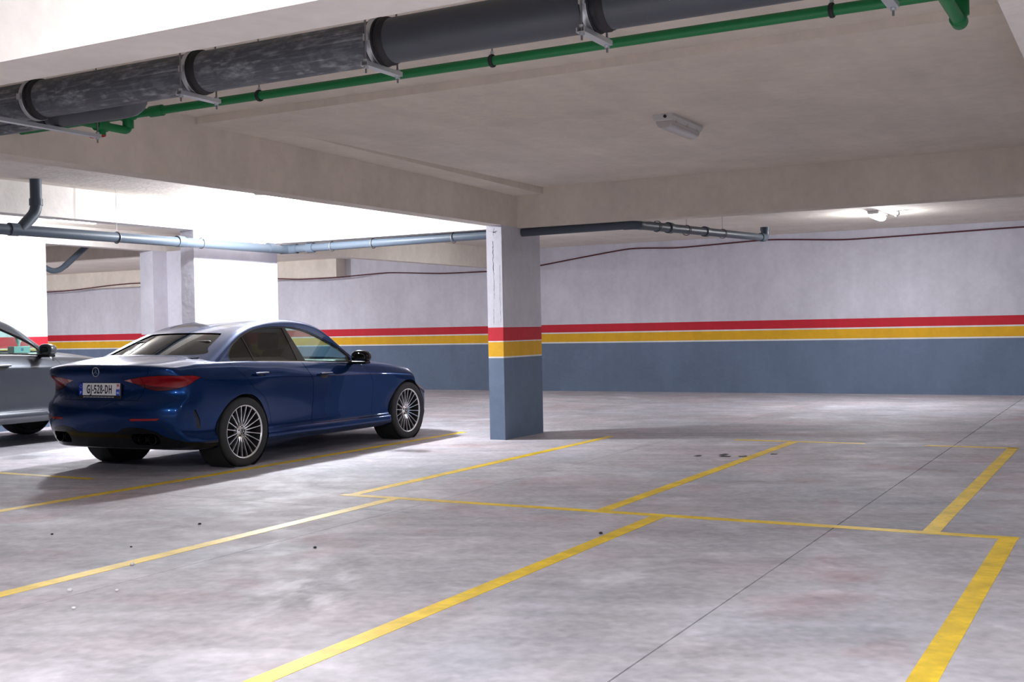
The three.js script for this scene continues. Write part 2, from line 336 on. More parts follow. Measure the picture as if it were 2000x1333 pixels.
hanger(-4.09, PZ + 0.135, PZ - 0.135, 'strap hanger with channel bracket at the end of the dusty pipe length');
hanger(-2.985, PZ + 0.135, PZ - 0.135, 'strap hanger with channel bracket between two green pipe clips');
hanger(-1.935, PZ + 0.135, PZ - 0.135, 'strap hanger with steep channel bracket over the unlit lamp');
hanger(-0.80, PZ + 0.135, PZ - 0.2, 'strap hanger with channel bracket beside the bent green pipe');
hanger(-5.27, PZ + 0.42, PZ - 0.42, 'long channel bracket carrying both drain pipes by the red valve', -0.15);
{ // short second pipe that turns up into the slab
  const p = group('branch_pipe'); p.position.set(-5.2, 2.515, -4.42); tag(p, 'short dusty drain pipe with rounded end beside the thick pipe', 'pipe');
  mesh('pipe_length', new THREE.CylinderGeometry(0.068, 0.068, 1.1, 32, 1, true).rotateZ(Math.PI / 2).translate(-0.6, 0, 0), pipeDusty, p);
  mesh('elbow', elbowPath([V(-0.1, 0, 0), V(0.5, 0, -0.01), V(0.62, 0.05, 0.13)], 0.08, 0.072), pipeDusty, p);
  mesh('socket', new THREE.CylinderGeometry(0.078, 0.078, 0.05, 32).rotateZ(Math.PI / 2).translate(-0.16, 0, 0), M.rubber, p);
}
const GY = 2.62, GZ = -5.04, GR = 0.0245;
{
  const g = group('water_pipe'); g.position.set(0, GY, GZ); tag(g, 'long thin green water pipe with a red-handled valve branch', 'pipe');
  mesh('pipe_length', cylBetween(V(-6.38, 0, 0), V(-0.465, 0, 0), GR, 20), M.green, g);
  const tee = new THREE.LatheGeometry([[GR, -0.05], [GR + 0.009, -0.048], [GR + 0.009, 0.048], [GR, 0.05]].map((p) => new THREE.Vector2(...p)), 20).rotateZ(Math.PI / 2);
  mesh('coupling', tee.clone().translate(-5.17, 0, 0), M.green, g); mesh('coupling', tee.clone().translate(-5.41, 0, 0), M.green, g);
  mesh('branch', elbowPath([V(-5.41, 0, 0), V(-5.41, -0.095, 0), V(-5.41, -0.09, 0.46), V(-5.41, 0.02, 0.46)], 0.035, GR), M.green, g);
  mesh('coupling', tee.clone().rotateZ(Math.PI / 2).scale(1, 0.6, 1).translate(-5.41, -0.05, 0), M.green, g);
  mesh('valve_body', mergeGeometries([new THREE.CylinderGeometry(0.036, 0.036, 0.08, 18).rotateX(Math.PI / 2), new THREE.CylinderGeometry(0.024, 0.028, 0.06, 16).translate(0, -0.03, 0)].map((q) => q.translate(-5.41, -0.092, 0.21))), M.green, g);
  mesh('valve_handle', mergeGeometries([new THREE.BoxGeometry(0.11, 0.012, 0.024).translate(-0.03, -0.062, 0), new THREE.CylinderGeometry(0.018, 0.018, 0.02, 12).translate(0, -0.058, 0)].map((q) => q.toNonIndexed().translate(-5.41, -0.092, 0.21))), M.redPlastic, g);
  const g2 = group('water_pipe'); g2.position.set(-0.645, 2.5, -5.1); tag(g2, 'green water pipe bent up into the ceiling near the beam end', 'pipe');
  mesh('pipe_length', elbowPath([V(0, 0, 1.45), V(0, 0, 0), V(0, 0.455, 0)], 0.035, GR), M.green, g2);
  mesh('coupling', tee.clone().rotateY(Math.PI / 2).scale(1, 1, 0.7).translate(0, 0, 0.07), M.green, g2); mesh('coupling', tee.clone().rotateZ(Math.PI / 2).scale(1, 0.7, 1).translate(0, 0.07, 0), M.green, g2);
}
for (const [x, lb] of [[-4.37, 'small dark clip on the green pipe before the dusty pipe length'], [-2.85, 'small dark clip on the green pipe between two strap hangers'], [-1.16, 'small dark clip on the green pipe near its bent branch']]) {
  const c = group('pipe_clip'); c.position.set(x, GY, GZ); tag(c, lb, 'pipe clip', 'clips on the green water pipe');
  mesh('band', new THREE.TorusGeometry(GR + 0.004, 0.005, 8, 24).rotateY(Math.PI / 2).scale(2.2, 1, 1), M.rubber, c);
  mesh('threaded_rod', new THREE.CylinderGeometry(0.004, 0.004, CY2 - GY - 0.03, 8).translate(0, (CY2 - GY + 0.03) / 2, 0), M.wire, c);
  mesh('nut', new THREE.CylinderGeometry(0.009, 0.009, 0.014, 6).translate(0, 0.04, 0), M.galv, c);
}

// ---------------------------------------------------------------- lower grey drain pipe of the left bay
{
  const lx = -9.93, lz = -11.955, y0 = 2.355, y1 = 2.385, y2 = 2.415, rx = -4.96;
  const g = group('drain_pipe'); g.position.set(lx, y0, -5); tag(g, 'slim grey plastic drain pipe hung below the beams round the left bay', 'pipe');
  const o = (x, y, z) => V(x - lx, y - y0, z + 5);
  mesh('pipe_length', cylBetween(o(lx, y0, -4.9), o(lx, y1 - 0.01, lz + 0.12), 0.056, 28), M.pvc, g);
  mesh('elbow', elbowPath([o(lx, y1 - 0.01, lz + 0.14), o(lx, y1, lz), o(lx + 0.16, y1, lz)], 0.09, 0.062), M.pvc, g);
  mesh('pipe_length', cylBetween(o(lx + 0.12, y1, lz), o(rx - 0.1, y2, lz), 0.052, 28), M.pvc, g);
  mesh('elbow', elbowPath([o(rx - 0.14, y2, lz), o(rx, y2, lz), o(rx, y2 + 0.004, lz - 0.16)], 0.09, 0.058), M.pvc, g);
  mesh('pipe_length', cylBetween(o(rx, y2, lz - 0.12), o(rx, 2.565, -16.95), 0.052, 28), M.pvc, g);
  const sock = (p, d) => mesh('socket', cylBetween(p.clone().addScaledVector(d, -0.05), p.clone().addScaledVector(d, 0.05), 0.066, 28), M.pvc, g);
  for (const z of [-7.72, -10.0, -11.6]) sock(o(lx, y0 + (y1 - y0) * (-5 - z) / 7, z), V(0, 0, 1));
  sock(o(-9.55, y1, lz), V(1, 0, 0));
  for (const z of [-13.0, -14.3]) sock(o(rx, y2 + (2.565 - y2) * (-12 - z) / 5, z), V(0, 0, 1));
  mesh('end_elbow', elbowPath([o(rx, 2.56, -16.75), o(rx, 2.565, -17.0), o(rx, 2.70, -17.0)], 0.07, 0.062), M.pvc, g);
  mesh('end_cap', new THREE.CylinderGeometry(0.07, 0.07, 0.05, 24).translate(rx - lx, 2.70 - y0, -17.0 + 5), M.pvc, g);
  const d = group('down_pipe'); d.position.set(lx, 2.9, -8.0); tag(d, 'grey vertical pipe dropping from the ceiling into the slim drain pipe', 'pipe');
  mesh('pipe_length', elbowPath([V(0, 0, 0), V(0, -0.33, 0), V(0, -0.53, 0.2)], 0.08, 0.058), M.pvc, d);
  mesh('socket', new THREE.CylinderGeometry(0.067, 0.067, 0.07, 28).translate(0, -0.235, 0), M.pvc, d);
  const f = group('waste_pipe'); f.position.set(-14.5, 2.5, -11); tag(f, 'thin grey waste pipe sloping down beyond the slim drain pipe', 'pipe');
  const q = (y, z) => V(0, y - 2.5, z + 11);
  mesh('pipe_length', cylBetween(q(2.9, -12.86), q(2.37, -12.18), 0.046, 18), M.pvc, f);
  mesh('bend', tubePath([q(2.40, -12.22), q(2.32, -12.1), q(2.29, -12.0), q(2.30, -11.9), q(2.37, -11.74), q(2.5, -11.5)], 0.042, 24, 14), M.pvc, f);
  // wires and clamps
  const clampG = new THREE.TorusGeometry(0.062, 0.006, 8, 28);
  for (const [x, y, z, len, ax] of [[lx, 2.365, -7.2, 0.48, 0], [lx, 2.365, -9.05, 0.48, 0], [lx, 2.375, -10.35, 0.46, 0], [-9.2, y1, lz, 0.02, 1], [-8.55, y1 + 0.004, lz, 0.02, 1], [-7.35, y1 + 0.008, lz, 0.02, 1], [rx, 2.435, -12.6, 0.41, 0], [rx, 2.455, -13.6, 0.39, 0], [rx, 2.5, -15.0, 0.34, 0]]) {
    const h = group('wire_hanger'); h.position.set(x, y, z); tag(h, ax ? 'short clamp on the slim grey pipe under the beam by the striped column' : x > -6 ? 'thin wire hanger on the slim grey pipe run toward the end wall' : 'thin wire hanger on the slim grey pipe beside the white wall pier', 'pipe hanger', ax ? 'beam clamps of the slim pipe' : x > -6 ? 'hangers before the end wall' : 'hangers beside the wall pier');
    mesh('clamp', ax ? clampG.clone().rotateY(Math.PI / 2) : clampG, M.wire, h);
    mesh('wire', new THREE.CylinderGeometry(0.003, 0.003, len, 6).translate(0, 0.06 + len / 2, 0), M.wire, h);
  }
}
{ // cable strung along the end wall
  const cab = [[-25.3, 2.456], [-24.2, 2.47], [-22.8, 2.545], [-21.9, 2.575], [-20.4, 2.56], [-18.6, 2.54], [-17.5, 2.53], [-16.6, 2.48], [-15.6, 2.485], [-14.45, 2.55], [-13.1, 2.48], [-12.0, 2.475], [-11.2, 2.475], [-10.7, 2.545], [-8.78, 2.78], [-7.7, 2.755], [-6.0, 2.81], [-4.6, 2.74], [-3.2, 2.76], [-1.7, 2.79], [0.5, 2.77]];
  const off = (x) => (x < -15.7 ? ZB + 0.37 : x < -15.0 ? ZB + 0.37 - (x + 15.7) / 0.7 * 0.355 : ZB + 0.015);
  tag(mesh('cable', tubePath(cab.map(([x, y]) => V(x, y, off(x))), 0.013, 260, 8, 0.3), M.cable), 'dark red cable strung loosely along the top of the end wall', 'cable');
}

// ================================================================ cars
const ev = new Evaluator(); ev.attributes = ['position', 'normal']; ev.useGroups = false;
const brush = (g) => { const q = new THREE.BufferGeometry(); const s = g.index ? g : mergeVertices(g); q.setAttribute('position', s.attributes.position); q.setAttribute('normal', s.attributes.normal); q.setIndex(s.index); const b = new Brush(q); b.updateMatrixWorld(); return b; };
const csg = (a, b, op) => { const r = ev.evaluate(a, b, op); r.updateMatrixWorld(); return r; };
const geoOf = (b) => { const g = b.geometry; g.clearGroups(); return g; };
function curve(keys) {                                   // monotone-ish cubic through [x, y] keys
  const n = keys.length, xs = keys.map((k) => k[0]), ys = keys.map((k) => k[1]), m = [];
  const d = []; for (let i = 0; i < n - 1; i++) d.push((ys[i + 1] - ys[i]) / (xs[i + 1] - xs[i]));
  for (let i = 0; i < n; i++) m.push(i === 0 ? d[0] : i === n - 1 ? d[n - 2] : d[i - 1] * d[i] <= 0 ? 0 : 2 * d[i - 1] * d[i] / (d[i - 1] + d[i]));
  return (x) => {
    if (x <= xs[0]) return ys[0]; if (x >= xs[n - 1]) return ys[n - 1];
    let i = 0; while (x > xs[i + 1]) i++; const h = xs[i + 1] - xs[i], t = (x - xs[i]) / h, t2 = t * t, t3 = t2 * t;
    return (2 * t3 - 3 * t2 + 1) * ys[i] + (t3 - 2 * t2 + t) * h * m[i] + (-2 * t3 + 3 * t2) * ys[i + 1] + (t3 - t2) * h * m[i + 1];
  };
}
const sm = (a, b, x) => { const t = Math.max(0, Math.min(1, (x - a) / (b - a))); return t * t * (3 - 2 * t); };
const SR = -1.02, SF = 3.70, WB = 2.88;
// s runs forward from the rear axle; car space is x right, y up, z = -s
const cW = curve([[-1.02, 0.862], [-0.8, 0.884], [-0.5, 0.893], [0, 0.908], [0.5, 0.897], [1.2, 0.895], [2.0, 0.895], [2.88, 0.903], [3.2, 0.89], [3.5, 0.85], [3.7, 0.80]]);
const cT = curve([[-1.02, 1.015], [-0.9, 1.045], [-0.7, 1.068], [-0.45, 1.085], [0, 1.06], [1, 1.02], [2.0, 1.0], [2.3, 0.98], [2.6, 0.945], [2.9, 0.89], [3.2, 0.82], [3.45, 0.74], [3.62, 0.66], [3.7, 0.60]]);
const cE = curve([[-1.02, 0.975], [-0.8, 0.99], [-0.5, 1.005], [-0.1, 1.003], [0.5, 0.985], [1.0, 0.965], [1.9, 0.925], [2.3, 0.905], [2.7, 0.87], [3.0, 0.825], [3.3, 0.75], [3.5, 0.67], [3.7, 0.58]]);
const cB = curve([[-1.02, 0.24], [-0.7, 0.21], [-0.3, 0.2], [0.4, 0.185], [2.3, 0.18], [3.0, 0.18], [3.4, 0.16], [3.7, 0.16]]);
const cC = curve([[-1.02, 0.86], [-0.5, 0.865], [0.3, 0.86], [1.2, 0.825], [2.2, 0.80], [2.9, 0.77], [3.3, 0.69], [3.7, 0.54]]);   // crease height
const rp = curve([[0.15, 0.20], [0.24, 0.13], [0.34, 0.06], [0.44, 0.02], [0.55, 0.0], [0.63, 0.006], [0.67, 0.035], [0.715, 0.082], [0.78, 0.092], [0.85, 0.086], [0.885, 0.042], [0.91, 0.030], [0.96, 0.028], [1.0, 0.042], [1.03, 0.075], [1.06, 0.12]]);
const fp = curve([[0.15, 0.10], [0.25, 0.03], [0.4, 0.0], [0.52, 0.02], [0.6, 0.06], [0.66, 0.1], [0.8, 0.2]]);
function section(s) {
  const W = cW(s), T = cT(s), E = cE(s), B = cB(s), C = cC(s);
  const k = sm(3.0, 3.7, s), flare = 0.012 * (Math.exp(-((s / 0.33) ** 2)) + Math.exp(-(((s - WB) / 0.33) ** 2)));
  const P = [[0, B], [W * 0.5, B], [W - 0.16, B], [W - 0.055, B + 0.012], [W - 0.02, B + 0.05], [W - 0.016, B + 0.11], [W - 0.038, B + 0.165],
    [W - 0.035, 0.45], [W - 0.012 + flare, (0.45 + C) / 2 + 0.02], [W - 0.002 + flare * 0.5, C - 0.035], [W - 0.004, C], [W - 0.022, C + (E - C) * 0.35], [W - 0.05, C + (E - C) * 0.75], [W - 0.078, E], [W - 0.105, E + 0.006],
    [W - 0.22, E + (T - E) * 0.45], [W * 0.5, E + (T - E) * 0.86], [W * 0.24, T - (T - E) * 0.03], [0, T]];
  return P;
}
function resample(P, n) {                                // centripetal spline through the half section, even arc length
  const c = new THREE.SplineCurve(P.map((p) => new THREE.Vector2(p[0], p[1]))); return c;
}
function lowerBody() {
  const nS = 118, nT = 64, rings = [];
  const ring = (s, sc, ds) => {
    const c = resample(section(s)); const out = [];
    for (let i = 0; i <= nT; i++) { const p = c.getPoint(i / nT); out.push([Math.max(0, p.x), p.y]); }
    const full = []; for (let i = 0; i <= nT; i++) full.push(out[i]); for (let i = nT - 1; i > 0; i--) full.push([-out[i][0], out[i][1]]);
    const cy = 0.60; rings.push(full.map(([x, y]) => {
      const X = x * sc, Y = cy + (y - cy) * sc; let S = s + ds;
      const fr = 1 - sm(SR, -0.42, s), ff = sm(2.9, SF, s), ax = Math.abs(X);
      S += fr * (rp(Y) + 0.22 * (ax / 0.85) ** 4.6); S -= ff * (fp(Y) + 0.30 * (ax / 0.82) ** 3.0);
      return [X, Y, -S];
    }));
  };
  for (const k of [0.02, 0.15, 0.35, 0.55, 0.72, 0.84, 0.91, 0.95, 0.975]) ring(SR, k, 0);
  ring(SR, 0.99, 0.006);
  for (let i = 0; i <= nS; i++) { const t = i / nS; ring(SR + 0.02 + (SF - SR - 0.04) * t, 1, 0); }
  ring(SF, 0.99, -0.006);
  for (const k of [0.975, 0.95, 0.91, 0.84, 0.72, 0.55, 0.35, 0.15, 0.02]) ring(SF, k, 0);
  return loft(rings);
}
function loft(rings) {
  const n = rings[0].length, pos = [], idx = [];
  rings.forEach((r) => r.forEach((p) => pos.push(...p)));
  for (let i = 0; i < rings.length - 1; i++) for (let j = 0; j < n; j++) { const a = i * n + j, b = i * n + (j + 1) % n, c = a + n, d = b + n; idx.push(a, c, b, b, c, d); }
  const cap = (k, flip) => { const c = [0, 0, 0]; rings[k].forEach((p) => { c[0] += p[0] / n; c[1] += p[1] / n; c[2] += p[2] / n; }); const ci = pos.length / 3; pos.push(...c); for (let j = 0; j < n; j++) { const a = k * n + j, b = k * n + (j + 1) % n; flip ? idx.push(ci, a, b) : idx.push(ci, b, a); } };
  cap(0, true); cap(rings.length - 1, false);
  const g = new THREE.BufferGeometry(); g.setAttribute('position', new THREE.Float32BufferAttribute(pos, 3)); g.setIndex(idx);
  // orient outward
  let vol = 0; for (let i = 0; i < idx.length; i += 3) { const A = idx[i] * 3, B = idx[i + 1] * 3, C = idx[i + 2] * 3; vol += pos[A] * (pos[B + 1] * pos[C + 2] - pos[B + 2] * pos[C + 1]) - pos[A + 1] * (pos[B] * pos[C + 2] - pos[B + 2] * pos[C]) + pos[A + 2] * (pos[B] * pos[C + 1] - pos[B + 1] * pos[C]); }
  if (vol < 0) for (let i = 0; i < idx.length; i += 3) { const t = idx[i + 1]; idx[i + 1] = idx[i + 2]; idx[i + 2] = t; }
  g.setIndex(idx); g.computeVertexNormals(); return g;
}
const cG = curve([[-0.62, 1.0], [-0.45, 1.068], [-0.2, 1.165], [0.08, 1.268], [0.3, 1.34], [0.55, 1.398], [0.85, 1.430], [1.1, 1.436], [1.35, 1.420], [1.6, 1.365], [1.8, 1.28], [2.0, 1.165], [2.2, 1.04], [2.34, 0.95]]);
const sideX = (y) => 0.815 - (y - 0.95) * 0.56 - (y - 0.95) ** 2 * 0.1;
function greenhouse(off) {
  const nS = 70, rings = [], s0 = -0.62 + off * 2.4, s1 = 2.34 - off * 2.2;
  for (let i = 0; i <= nS; i++) {
    const s = s0 + (s1 - s0) * i / nS, T = Math.max(0.93, cG(s) - off * 1.12), yb = 0.86;
    const yr = Math.max(yb + 0.02, T - 0.075), w1 = sideX(yr) - off, wt = Math.max(0.1, w1 - 0.115);
    const P = []; for (let k = 0; k <= 12; k++) { const y = yb + (yr - yb) * k / 12; P.push([sideX(y) - off, y]); }
    for (let k = 1; k <= 10; k++) { const a = k / 10 * Math.PI / 2; P.push([w1 - 0.115 * (1 - Math.cos(a)) , yr + (T - 0.022 - yr) * Math.sin(a)]); }
    for (let k = 1; k <= 10; k++) { const t = k / 10; const x = wt * (1 - t); P.push([x, T - 0.022 * (x / wt) ** 2]); }
    const B = []; for (let k = 1; k <= 6; k++) B.push([(sideX(yb) - off) * k / 7, yb]);
    const half = [[0, yb], ...B, ...P];
    const full = half.concat(half.slice(1, -1).reverse().map(([x, y]) => [-x, y]));
    rings.push(full.map(([x, y]) => { const q = (Math.abs(x) / 0.62) ** 2; const S = s + 0.11 * q * (1 - sm(-0.5, 0.55, s)) - 0.17 * q * sm(1.25, 2.1, s); return [x, y, -S]; }));
  }
  return loft(rings);
}
const prismX = (poly, x0, x1) => { const sh = new THREE.Shape(poly.map(([s, y]) => new THREE.Vector2(s, y))); const g = new THREE.ExtrudeGeometry(sh, { depth: x1 - x0, bevelEnabled: false, curveSegments: 8 }); g.rotateY(Math.PI / 2); g.translate(x0, 0, 0); return brush(g); };   // polygon in (s, y), extruded along x
const prismZ = (poly, s0, s1) => { const sh = new THREE.Shape(poly.map(([x, y]) => new THREE.Vector2(x, y))); const g = new THREE.ExtrudeGeometry(sh, { depth: s1 - s0, bevelEnabled: false }); g.translate(0, 0, -s1); return brush(g); };              // polygon in (x, y), extruded along the car
const prismY = (poly, y0, y1) => { const sh = new THREE.Shape(poly.map(([x, s]) => new THREE.Vector2(x, s))); const g = new THREE.ExtrudeGeometry(sh, { depth: y1 - y0, bevelEnabled: false }); g.rotateX(-Math.PI / 2); g.translate(0, y0, 0); return brush(g); };
const mir = (poly) => poly.map(([x, y]) => [-x, y]).reverse();
const grow = (poly, d) => {                              // offset a polygon outward
  const n = poly.length; let A = 0; for (let i = 0; i < n; i++) { const [a, b] = poly[i], [c, e] = poly[(i + 1) % n]; A += a * e - c * b; } const sg = A > 0 ? 1 : -1;
  return poly.map((p, i) => { const q = poly[(i + n - 1) % n], r = poly[(i + 1) % n]; const n1 = [p[1] - q[1], -(p[0] - q[0])], n2 = [r[1] - p[1], -(r[0] - p[0])]; const l1 = Math.hypot(...n1), l2 = Math.hypot(...n2); let m = [n1[0] / l1 + n2[0] / l2, n1[1] / l1 + n2[1] / l2]; const ml = m[0] * m[0] + m[1] * m[1]; const f = Math.min(2.2, 2 / Math.max(0.4, ml)); return [p[0] + m[0] * f * d * sg, p[1] + m[1] * f * d * sg]; });
};
const smoothPoly = (P, n = 40) => new THREE.SplineCurve([...P, P[0]].map((p) => new THREE.Vector2(...p))).getPoints(n).slice(0, -1).map((p) => [p.x, p.y]);

// side window outline of the car and its divisions
const DLO = [[-0.045, 1.0], [-0.062, 1.035], [-0.045, 1.082], [0.06, 1.172], [0.17, 1.226], [0.285, 1.268], [0.39, 1.296], [0.5, 1.317], [0.64, 1.334], [0.793, 1.343], [0.997, 1.341], [1.12, 1.334], [1.245, 1.316], [1.36, 1.285], [1.463, 1.245], [1.666, 1.150], [1.80, 1.07], [1.87, 1.02], [1.855, 0.935], [1.1, 0.967], [0.5, 0.992]];
const clipS = (poly, f) => {                             // keep the part where f(p) >= 0 (f linear)
  const out = []; for (let i = 0; i < poly.length; i++) { const a = poly[i], b = poly[(i + 1) % poly.length], fa = f(a), fb = f(b); if (fa >= 0) out.push(a); if ((fa >= 0) !== (fb >= 0)) { const t = fa / (fa - fb); out.push([a[0] + (b[0] - a[0]) * t, a[1] + (b[1] - a[1]) * t]); } } return out;
};
const lineF = (s0, y0, s1, y1) => (p) => (p[0] - (s0 + (s1 - s0) * (p[1] - y0) / (y1 - y0)));   // > 0 in front of the line
const fQ0 = lineF(0.283, 1.0, 0.262, 1.255), fQ1 = lineF(0.300, 1.0, 0.279, 1.255), fB0 = lineF(0.945, 0.97, 0.955, 1.34), fB1 = lineF(1.075, 0.97, 1.005, 1.34);
const DL = grow(DLO, -0.016);
const paneQuarter = clipS(DL, (p) => -fQ0(p)), paneRear = clipS(clipS(DL, fQ1), (p) => -fB0(p)), paneFront = clipS(DL, fB1);
const rearWin = smoothPoly([[-0.60, 1.085], [0, 1.088], [0.60, 1.085], [0.565, 1.15], [0.485, 1.262], [0.40, 1.285], [0, 1.292], [-0.40, 1.285], [-0.485, 1.262], [-0.565, 1.15]], 60);
const windscreen = smoothPoly([[-0.66, 0.99], [0, 0.985], [0.66, 0.99], [0.62, 1.1], [0.50, 1.33], [0.40, 1.358], [0, 1.37], [-0.40, 1.358], [-0.50, 1.33], [-0.62, 1.1]], 60);
const roofGlass = [[-0.40, 0.36], [0.40, 0.36], [0.43, 0.6], [0.44, 1.30], [0.40, 1.42], [-0.40, 1.42], [-0.44, 1.30], [-0.43, 0.6]];

const CG = (() => {                                      // all car geometries, made once
  const out = {};
  let body = brush(lowerBody());
  const full = body;
  for (const s of [0, WB]) for (const d of [-1, 1]) {
    const c = new THREE.CylinderGeometry(0.363, 0.363, 0.36, 56).rotateZ(Math.PI / 2).translate(d * 0.81, 0.335, -s);
    body = csg(body, brush(c), SUBTRACTION);
  }
  body = csg(body, prismX([[0.05, 0.5], [0.35, 0.34], [2.0, 0.34], [2.15, 0.7], [2.05, 1.2], [-0.25, 1.2]], -0.73, 0.73), SUBTRACTION);      // cabin
  // lamps, trunk lid, diffuser
  const lampR = smoothPoly([[0.325, 0.868], [0.45, 0.888], [0.60, 0.905], [0.76, 0.908], [0.95, 0.888], [0.95, 0.845], [0.86, 0.815], [0.76, 0.782], [0.64, 0.772], [0.52, 0.80], [0.42, 0.842]], 48);
  out.lamps = [];
  for (const P of [lampR, mir(lampR)]) { const side = [[-1.4, 0.6], [-0.86, 0.74], [-0.72, 0.81], [-0.62, 0.862], [-0.565, 0.882], [-0.62, 0.895], [-0.8, 0.93], [-1.4, 0.95]];
    const pr = csg(prismZ(P, -1.4, -0.5), prismX(side, -1, 1), INTERSECTION), pg = csg(prismZ(grow(P, 0.003), -1.4, -0.5), prismX(grow(side, 0.003), -1, 1), INTERSECTION);
    const lb = csg(body, pr, INTERSECTION), sg = P === lampR ? 1 : -1, bx = (x0, x1, y0, y1) => brush(box(Math.min(sg * x0, sg * x1), Math.max(sg * x0, sg * x1), y0, y1, 0.2, 1.4));
    const low = prismZ(sg > 0 ? [[0.405, 0.5], [1, 0.5], [1, 0.84], [0.80, 0.80], [0.60, 0.815], [0.51, 0.83], [0.405, 0.845]] : mir([[0.405, 0.5], [1, 0.5], [1, 0.84], [0.80, 0.80], [0.60, 0.815], [0.51, 0.83], [0.405, 0.845]]), -1.4, 0);
    const mainL = csg(csg(csg(lb, bx(0.2, 0.405, 0.5, 1.2), SUBTRACTION), low, SUBTRACTION), bx(0.516, 0.523, 0.5, 1.2), SUBTRACTION);
    out.lamps.push([geoOf(mainL), geoOf(csg(lb, bx(0.2, 0.402, 0.5, 1.2), INTERSECTION)), geoOf(csg(csg(lb, low, INTERSECTION), bx(0.516, 0.523, 0.5, 1.2), SUBTRACTION))]); body = csg(body, pg, SUBTRACTION); }
  const lid = [[-0.60, 1.2], [-0.60, 0.93], [-0.52, 0.86], [-0.50, 0.76], [-0.46, 0.69], [0.46, 0.69], [0.50, 0.76], [0.52, 0.86], [0.60, 0.93], [0.60, 1.2]];
  out.lid = geoOf(csg(body, prismZ(lid, -1.4, -0.56), INTERSECTION)); body = csg(body, prismZ(grow(lid, 0.0035), -1.4, -0.5565), SUBTRACTION);
  const dif = [[-1, 0.1], [1, 0.1], [1, 0.27], [0.86, 0.29], [0.74, 0.345], [0.66, 0.405], [0.55, 0.44], [0.42, 0.448], [0.33, 0.435], [0.25, 0.40], [0, 0.393], [-0.25, 0.40], [-0.33, 0.435], [-0.42, 0.448], [-0.55, 0.44], [-0.66, 0.405], [-0.74, 0.345], [-0.86, 0.29], [-1, 0.27]];
  let df = csg(body, prismZ(dif, -1.4, -0.36), INTERSECTION);
  // hollows for the tail pipes
  for (const d of [-1, 1]) df = csg(df, brush(new RoundedBoxGeometry(0.27, 0.105, 0.3, 5, 0.045).translate(d * 0.53, 0.335, 0.93)), SUBTRACTION);
  out.diffuser = geoOf(df);
  body = csg(body, prismZ(grow(dif, 0.001), -1.4, -0.358), SUBTRACTION);
  // doors
  const arch = (a0, a1, s, r, n = 10) => { const o = []; for (let i = 0; i <= n; i++) { const a = R(a0 + (a1 - a0) * i / n); o.push([s + Math.cos(a) * r, 0.335 + Math.sin(a) * r]); } return o; };
  const doorR = [[-0.15, 1.2], [-0.13, 0.98], [0.03, 0.845], ...arch(72, 8, 0, 0.43), [0.46, 0.335], [1.075, 0.325], [1.085, 0.6], [1.07, 0.78], [0.985, 0.93], [0.955, 1.2]];
  const doorF = [[0.965, 1.2], [0.995, 0.93], [1.08, 0.78], [1.095, 0.6], [1.085, 0.325], [2.17, 0.315], [2.17, 0.7], [2.02, 0.92], [1.95, 1.2]];
  out.doors = [];
  for (const [P, nm] of [[doorR, 'rear'], [doorF, 'front']]) for (const d of [-1, 1]) {
    const pr = d > 0 ? prismX(P, 0.60, 1.1) : prismX(P, -1.1, -0.60);
    out.doors.push([nm, d, geoOf(csg(body, pr, INTERSECTION))]);
    const q = grow(P, 0.0035); body = csg(body, d > 0 ? prismX(q, 0.60, 1.1) : prismX(q, -1.1, -0.60), SUBTRACTION);
  }
  const bon = [[-0.72, 2.36], [0.72, 2.36], [0.70, 2.9], [0.62, 3.35], [0.40, 3.52], [-0.40, 3.52], [-0.62, 3.35], [-0.70, 2.9]];
  out.bonnet = geoOf(csg(body, prismY(bon, 0.72, 1.3), INTERSECTION)); body = csg(body, prismY(grow(bon, 0.0035), 0.715, 1.3), SUBTRACTION);
  // side slots behind the rear wheels
  const slot = [[-0.66, 0.585], [-0.63, 0.59], [-0.575, 0.50], [-0.555, 0.41], [-0.60, 0.415], [-0.62, 0.50]];
  for (const d of [-1, 1]) body = csg(body, d > 0 ? prismX(slot, 0.845, 1.2) : prismX(slot, -1.2, -0.845), SUBTRACTION);
  out.slots = [1, -1].map((d) => geoOf(csg(full, d > 0 ? prismX(slot, 0.80, 0.852) : prismX(slot, -0.852, -0.80), INTERSECTION)));
  // reflectors and headlamps
  const ref = [[0.43, 0.505], [0.68, 0.508], [0.71, 0.528], [0.43, 0.527]];
  out.refl = [ref, mir(ref)].map((P) => geoOf(csg(full, prismZ(P, -1.4, -0.7), INTERSECTION)));
  for (const P of [ref, mir(ref)]) body = csg(body, prismZ(grow(P, 0.002), -1.4, -0.7), SUBTRACTION);
  const hl = [[0.42, 0.60], [0.62, 0.70], [0.92, 0.74], [0.92, 0.64], [0.62, 0.575]];
  out.head = []; for (const P of [hl, mir(hl)]) { out.head.push(geoOf(csg(body, prismZ(P, 3.15, 4.0), INTERSECTION))); body = csg(body, prismZ(grow(P, 0.002), 3.15, 4.0), SUBTRACTION); }
  out.body = geoOf(body);
  // greenhouse
  const outer = brush(greenhouse(0)), inner = brush(greenhouse(0.045));
  const gp = csg(brush(greenhouse(0.008)), brush(greenhouse(0.0125)), SUBTRACTION), trimShell = csg(brush(greenhouse(0.003)), inner, SUBTRACTION);
  let fr = csg(outer, inner, SUBTRACTION);
  const sides = [[0.45, 1.0], [-1.0, -0.45]];
  const D3 = grow(DLO, 0.0);
  for (const [a, b] of sides) fr = csg(fr, prismX(D3, a, b), SUBTRACTION);
  fr = csg(fr, prismZ(rearWin, -1.2, 0.5), SUBTRACTION); fr = csg(fr, prismZ(windscreen, 1.2, 2.6), SUBTRACTION);
  fr = csg(fr, prismY(roofGlass, 1.3, 1.6), SUBTRACTION);
  out.frame = geoOf(fr);
  out.pillars = []; out.panes = [];
